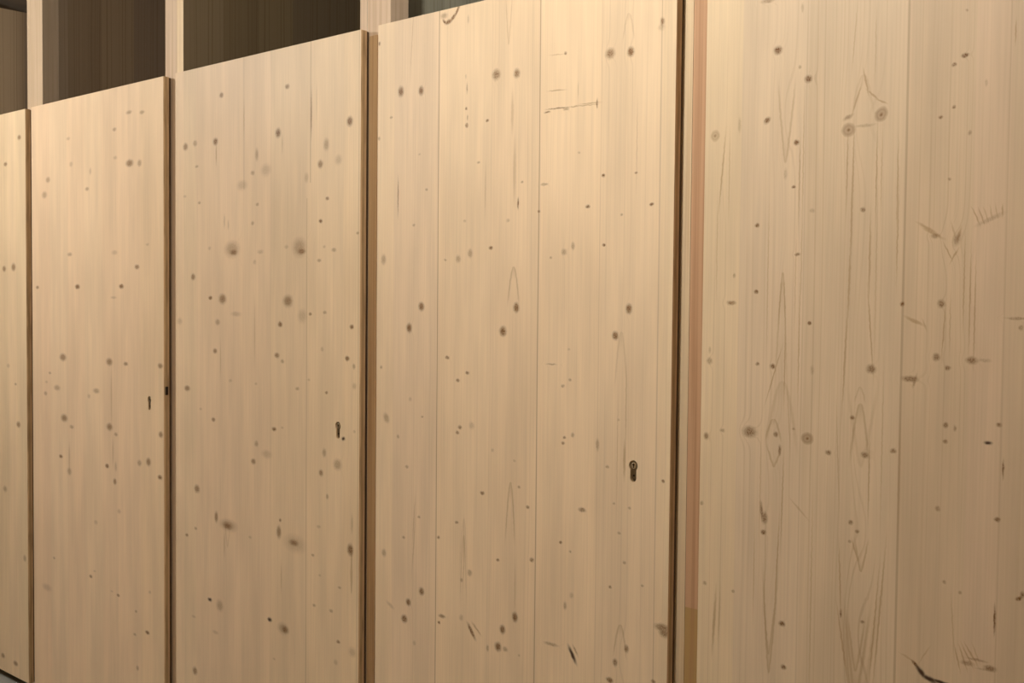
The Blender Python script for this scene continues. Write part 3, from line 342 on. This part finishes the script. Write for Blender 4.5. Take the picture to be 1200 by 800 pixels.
# x, z, rx, rz (mm), tilt, strength
RINGK = {'D4': [(288, 1717, 13.0, 12.3, 0, 0.9), (346, 1738, 11.9, 14.2, 26, 0.95), (22, 1731, 9.9, 11.2, 0, 0.7), (222, 1175, 12.6, 11.2, 0, 1.0)]}
ZC, ZR = 3, 3
M_DOOR = {k: zone_materials('knotty_spruce_' + nm, WID[k], 2.087, ZC, ZR, KNOTS[k], FLAMES[k], RINGK.get(k, ()), ARCHES.get(k, ()),
                            lamellae=LAM[k], joints=JNT[k], rings=RNG[k], seed=sd)
          for k, nm, sd in (('D0', 'far', 3.1), ('D1', 'pinkish', 7.7), ('D2', 'speckled', 1.9), ('D3', 'pale', 5.3), ('D4', 'ringed', 9.4))}
M_POST = plain_wood('planed_post_wood', (0.56, 0.435, 0.305), (0.44, 0.32, 0.20), 90, 1.5, 0.5)
M_PINK = plain_wood('pinkish_post_wood', (0.66, 0.505, 0.355), (0.50, 0.35, 0.22), 110, 1.5, 0.6)
M_SHADE_STRIP = plain_wood('brown_shade_strip', (0.50, 0.33, 0.17), (0.34, 0.19, 0.085), 150, 2.0, 0.6)  # brown colour stands for the neighbouring door's shadow on the post
M_RED = plain_wood('reddish_heartwood', (0.62, 0.40, 0.24), (0.42, 0.235, 0.12), 150, 1.2, 0.6, joint=(0.845, (0.62, 0.39, 0.235), (0.50, 0.33, 0.14)))
M_PALE = plain_wood('pale_board_edge', (0.80, 0.63, 0.41), (0.62, 0.45, 0.26), 200, 1.5, 0.6)
M_PART = spruce_panel('partition_spruce', 2.4, [(0, (.8, .8, .78), .6)], [], [], (), .5, 2.2)
M_METAL = metal('dull_nickel', (0.26, 0.21, 0.14), 0.34)
M_BRASS = metal('worn_brass', (0.72, 0.64, 0.48), 0.3)
M_DARK = metal('blackened_steel', (0.05, 0.04, 0.03), 0.5)
M_GAP_SHADE = plaster('dark_brown_gap_shade', (0.10, 0.055, 0.022), (0.07, 0.038, 0.016), 30, 0.9, 0.1)  # dark colour stands for shade in the gap behind the door board
M_FLOOR = plaster('sealed_grey_concrete', (0.34, 0.34, 0.31), (0.28, 0.28, 0.25), 3.0, 0.6, 0.1)
M_WALL = plaster('ochre_plaster', (0.40, 0.27, 0.14), (0.36, 0.24, 0.125), 4.0)
M_CEIL = plaster('grey_brown_concrete', (0.42, 0.36, 0.29), (0.37, 0.31, 0.24), 4.0)

# ------------------------------------------------------------------ room shell
XL, XR, YF, YB = -7.5, 5.0, -2.75, 2.45
bm = bmesh.new(); box(bm, XL, XR, YF, YB, -0.12, 0.0); structure('floor', bm, M_FLOOR)
bm = bmesh.new(); box(bm, XL, XR, YF, YB, CEIL, CEIL + 0.12); structure('ceiling', bm, M_CEIL)
bm = bmesh.new(); box(bm, XL, XR, YB, YB + 0.15, -0.12, CEIL + 0.12); structure('wall_back', bm, M_WALL)
bm = bmesh.new(); box(bm, XL, XR, YF - 0.15, YF, -0.12, CEIL + 0.12); structure('wall_front', bm, M_WALL)
bm = bmesh.new(); box(bm, XL - 0.15, XL, YF, YB, -0.12, CEIL + 0.12); structure('wall_left', bm, M_WALL)
bm = bmesh.new(); box(bm, XR, XR + 0.15, YF, YB, -0.12, CEIL + 0.12); structure('wall_right', bm, M_WALL)

# ------------------------------------------------------------------ storage compartment doors
T, Z0, Z1 = 0.027, 0.031, 2.118        # T: front of the door board to the face of the posts
DT = 0.019                             # thickness of the door board itself

def pear_outline(k=1.0, n=18):
    """outline of a profile cylinder: round barrel on top, narrower flag below"""
    r = 0.0088 * k; w = 0.0061 * k; low = -0.0215 * k
    pts = []
    a0 = math.asin(w / r)
    for i in range(n + 1):
        a = -math.pi / 2 + a0 + (2 * math.pi - 2 * a0) * i / n
        pts.append((r * math.cos(a), r * math.sin(a)))
    for i in range(9):
        a = math.pi + math.pi * i / 8
        pts.append((w * math.cos(a), low + w * math.sin(a)))
    return pts

def prism(bm, pts, y0, y1, mat=0):
    a = [bm.verts.new((x, y0, z)) for x, z in pts]; b = [bm.verts.new((x, y1, z)) for x, z in pts]
    bm.faces.new(a).material_index = mat; bm.faces.new(b[::-1]).material_index = mat
    m = len(pts)
    for i in range(m):
        bm.faces.new((a[i], b[i], b[(i + 1) % m], a[(i + 1) % m])).material_index = mat

def disc(bm, cx, cz, r, y0, y1, seg=20, mat=0):
    prism(bm, [(cx + r * math.cos(2 * math.pi * i / seg), cz + r * math.sin(2 * math.pi * i / seg)) for i in range(seg)], y0, y1, mat)

def board_with_hole(w, h, hx, hz):
    """box whose front and back faces carry a pear-shaped lock hole"""
    bm = bmesh.new()
    pts = pear_outline(1.2)
    pts = [(x + hx, z + hz) for x, z in pts]
    loops = {}
    for y in (0.0, DT):
        out = [bm.verts.new(p) for p in ((0, y, 0), (w, y, 0), (w, y, h), (0, y, h))]
        inn = [bm.verts.new((x, y, z)) for x, z in pts]
        es = [bm.edges.new((out[i], out[(i + 1) % 4])) for i in range(4)]
        es += [bm.edges.new((inn[i], inn[(i + 1) % len(inn)])) for i in range(len(inn))]
        bmesh.ops.triangle_fill(bm, edges=es, use_beauty=True, use_dissolve=False)
        loops[y] = (out, inn)
    nf = len(bm.faces)
    (oa, ia), (ob, ib) = loops[0.0], loops[DT]
    side = []
    for i in range(4):
        side.append(bm.faces.new((oa[i], oa[(i + 1) % 4], ob[(i + 1) % 4], ob[i])))
    for i in range(len(ia)):
        side.append(bm.faces.new((ia[i], ia[(i + 1) % len(ia)], ib[(i + 1) % len(ia)], ib[i])))
    for f in side: f.material_index = 1
    return bm

def cut_into_zones(bm, w, h):
    """cut the board faces along the zone lines and hand every piece the finish of its zone; cut edges get the last slot"""
    for c in range(1, ZC):
        bmesh.ops.bisect_plane(bm, geom=bm.verts[:] + bm.edges[:] + bm.faces[:], plane_co=(w * c / ZC, 0, 0), plane_no=(1, 0, 0))
    for r in range(1, ZR):
        bmesh.ops.bisect_plane(bm, geom=bm.verts[:] + bm.edges[:] + bm.faces[:], plane_co=(0, 0, h * r / ZR), plane_no=(0, 0, 1))
    for f in bm.faces:
        if f.material_index == 1: f.material_index = ZC * ZR; continue
        p = f.calc_center_median()
        f.material_index = min(ZR - 1, int(p.z / h * ZR)) * ZC + min(ZC - 1, int(p.x / w * ZC))

def make_door(key, label, lock=None, latch=None):
    w = WID[key]; h = Z1 - Z0
    root = empty('locker_door', (PX[key], 0, Z0)); root['kind'] = 'thing'
    tag(root, label, 'door', 'doors of the storage compartments')
    if lock:
        bm = board_with_hole(w, h, lock[0], lock[1])
    else:
        bm = bmesh.new(); fs = box(bm, 0, w, 0, DT, 0, h)
        for i, f in enumerate(fs): f.material_index = 0 if i in (2, 4) else 1
    cut_into_zones(bm, w, h)
    link('door_panel', bm, M_DOOR[key] + [M_EDGE], root, bevel=0.0009)
    bm = bmesh.new()
    a, g = 0.0015, 0.020
    box(bm, a, a + g, DT, T - 0.0006, a, h - a); box(bm, w - a - g, w - a, DT, T - 0.0006, a, h - a)
    box(bm, a + g, w - a - g, DT, T - 0.0006, a, a + g); box(bm, a + g, w - a - g, DT, T - 0.0006, h - a - g, h - a)
    link('gap_shade_strip', bm, M_GAP_SHADE, root)['label'] = 'dark strip standing for shade behind the door edge'
    if lock:
        bm = bmesh.new(); prism(bm, pear_outline(1.0), 0.003, T + 0.006)
        cyl = link('lock_cylinder', bm, M_METAL, root, (lock[0], 0, lock[1]), bevel=0.0004)
        bm = bmesh.new(); disc(bm, 0, 0, 0.0062, 0.0008, 0.005)
        plug = link('lock_plug', bm, M_BRASS, cyl, bevel=0.0004)
        bm = bmesh.new()
        box(bm, -0.0010, 0.0010, 0.0002, 0.004, -0.0046, 0.0040)
        box(bm, -0.0021, 0.0021, 0.0002, 0.004, 0.0012, 0.0030)
        link('keyway', bm, M_DARK, cyl)
        # screw head at the foot of the cylinder
        bm = bmesh.new(); disc(bm, 0, -0.0205, 0.0022, 0.0022, 0.005, 12)
        link('set_screw', bm, M_DARK, cyl)
    if latch:
        bm = bmesh.new(); box(bm, w - 0.004, w + 0.003, 0.005, 0.014, latch - 0.013, latch + 0.013)
        link('latch_bolt', bm, M_DARK, root, bevel=0.001)['label'] = 'dark steel latch bolt in the door edge'
    return root

make_door('D0', 'partly seen spruce door at the far left end, cut off by the photo edge')
make_door('D1', 'smooth pinkish spruce door with small pin knots, second from the left', (2.788 - 1.998, 1.128 - Z0), 1.16 - Z0)
make_door('D2', 'speckled knotty spruce door with a lock cylinder, third from the left', (1.847 - 1.083, 1.121 - Z0))
make_door('D3', 'brightest wide spruce door with two dark board joints and lock cylinder, between two posts', (.935 - .156, 1.117 - Z0))
make_door('D4', 'nearest spruce door at the right, strong wavy grain and two round knots high up', None)

# ------------------------------------------------------------------ posts and partition panels
PZ = CEIL - 0.03
def make_post(x0, x1, label, mat, strip=None):
    root = empty('timber_post', ((x0 + x1) / 2, T + 0.032, 0))
    tag(root, label, 'post', 'posts between the compartments')
    w = (x1 - x0) / 2
    bm = bmesh.new(); box(bm, -w, w, -0.0305, 0.0305, 0, CEIL)
    link('post_timber', bm, mat, root, bevel=0.0012)
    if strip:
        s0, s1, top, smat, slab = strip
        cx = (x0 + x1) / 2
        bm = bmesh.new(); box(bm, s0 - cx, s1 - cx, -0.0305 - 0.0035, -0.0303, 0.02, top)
        o = link('door_shade_strip', bm, smat, root, bevel=0.0006); o['label'] = slab
    return root

def make_partition(x0, x1, y0, label, mat=None):
    root = empty('partition_panel', ((x0 + x1) / 2, y0, 0)); root['kind'] = 'thing'
    tag(root, label, 'partition', 'partitions between the compartments')
    w = (x1 - x0) / 2
    y0 = 0.0012
    bm = bmesh.new(); fs = box(bm, -w, w, y0, YB - T - 0.001, 0.01, PZ)
    fs[2].material_index = 1                                  # the narrow front edge
    link('partition_board', bm, mat or [M_SIDE_SHADED, M_POST], root, bevel=0.0006)
    return root

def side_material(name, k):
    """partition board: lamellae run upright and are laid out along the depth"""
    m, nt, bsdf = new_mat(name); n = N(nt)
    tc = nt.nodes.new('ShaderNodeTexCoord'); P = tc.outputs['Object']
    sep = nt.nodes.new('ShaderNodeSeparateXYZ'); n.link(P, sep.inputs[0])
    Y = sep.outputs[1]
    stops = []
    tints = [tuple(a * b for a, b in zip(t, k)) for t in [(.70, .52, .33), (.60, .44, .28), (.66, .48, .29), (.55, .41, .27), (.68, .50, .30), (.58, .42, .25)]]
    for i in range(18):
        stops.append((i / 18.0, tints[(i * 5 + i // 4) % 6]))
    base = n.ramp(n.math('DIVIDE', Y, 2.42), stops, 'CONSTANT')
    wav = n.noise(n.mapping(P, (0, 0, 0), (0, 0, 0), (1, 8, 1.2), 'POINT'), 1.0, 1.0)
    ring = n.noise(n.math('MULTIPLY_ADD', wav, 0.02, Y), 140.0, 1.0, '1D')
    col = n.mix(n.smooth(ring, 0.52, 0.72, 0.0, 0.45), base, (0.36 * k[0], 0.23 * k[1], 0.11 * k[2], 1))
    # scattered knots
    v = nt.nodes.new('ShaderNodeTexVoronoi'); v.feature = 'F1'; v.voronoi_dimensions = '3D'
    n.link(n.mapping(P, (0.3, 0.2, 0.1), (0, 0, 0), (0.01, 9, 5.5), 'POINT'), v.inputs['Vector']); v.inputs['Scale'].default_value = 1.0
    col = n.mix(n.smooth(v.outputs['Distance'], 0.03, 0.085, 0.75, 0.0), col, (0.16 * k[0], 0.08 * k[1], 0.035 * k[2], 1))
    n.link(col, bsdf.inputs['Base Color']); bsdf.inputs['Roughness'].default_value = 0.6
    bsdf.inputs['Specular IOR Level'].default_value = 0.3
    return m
M_SIDE_SHADED = side_material('shaded_partition_board', (0.62, 0.60, 0.60))  # board tints darkened to put the compartment's shade into the colour
M_SIDE_DEEP_SHADE = side_material('deep_shade_partition_board', (0.33, 0.32, 0.28))  # same board, darkened further for deeper shade
M_SIDE_LIT = side_material('greyish_lit_partition_board', (0.72, 0.95, 1.2))  # same board, tint lightened to offset the shade behind its post

# far left (its post is outside the photo)
make_partition(-3.806, -3.779, T, 'shade-tinted partition board far left, behind the leftmost opening above the doors')
make_post(-3.779, -3.695, 'post beyond the left edge of the photo', M_POST)
make_partition(-2.876, -2.849, T, 'shade-tinted partition board behind the leftmost visible post')
make_post(-2.849, -2.760, 'leftmost visible timber post, its right side in shade', M_POST)
make_post(-1.950, -1.8835, 'second timber post, a pale board edge flush on its right', M_PINK)
make_partition(-1.8835, -1.848, T, 'shade-darkened partition board on the right of the second post, its pale edge facing out', [M_SIDE_DEEP_SHADE, M_PALE])
make_partition(-1.036, -1.009, T, 'partition board behind the broad third post, tinted lighter grey against its shade, over the brightest door', [M_SIDE_LIT, M_PINK])
make_post(-1.009, -0.923, 'broad third timber post left of the brightest door, brown shade strip below', M_PINK,
          (-0.9975, -0.968, 2.105, M_SHADE_STRIP, 'brown strip standing for the door shadow'))
make_partition(-0.078, -0.0475, T, 'pale board edge in the gap left of the nearest door', [M_SIDE_SHADED, M_PALE])
make_post(-0.0475, 0.040, 'reddish timber post left of the nearest door', M_RED)
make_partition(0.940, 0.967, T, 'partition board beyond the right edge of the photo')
make_post(0.860, 0.940, 'post beyond the right edge of the photo', M_POST)

# ------------------------------------------------------------------ ceiling lamps along the aisle (outside the frame)
def lamp_material():
    m, nt, bsdf = new_mat('opal_lamp_glass')
    bsdf.inputs['Base Color'].default_value = (0.9, 0.85, 0.75, 1); bsdf.inputs['Roughness'].default_value = 0.4
    bsdf.inputs['Emission Color'].default_value = LAMP_COL + (1,); bsdf.inputs['Emission Strength'].default_value = 4.0
    return m
M_OPAL = lamp_material()
M_HOUSE = plaster('white_lamp_housing', (0.8, 0.8, 0.78), (0.75, 0.75, 0.72), 5, 0.5, 0.05)
NM = ['round ceiling lamp over the far doors', 'round ceiling lamp over the brightest door', 'round ceiling lamp behind the camera']
for (lx, ly, w), lab in zip(LAMPS, NM):
    root = empty('ceiling_lamp', (lx, ly, CEIL)); tag(root, lab, 'lamp', 'ceiling lamps of the aisle')
    bm = bmesh.new()
    bmesh.ops.create_cone(bm, cap_ends=True, segments=40, radius1=0.15, radius2=0.15, depth=0.035, matrix=Matrix.Translation((0, 0, -0.0175)))
    link('housing', bm, M_HOUSE, root, bevel=0.004)
    bm = bmesh.new()
    bmesh.ops.create_cone(bm, cap_ends=True, segments=40, radius1=0.115, radius2=0.135, depth=0.05, matrix=Matrix.Translation((0, 0, -0.06)))
    link('diffuser', bm, M_OPAL, root, bevel=0.01)
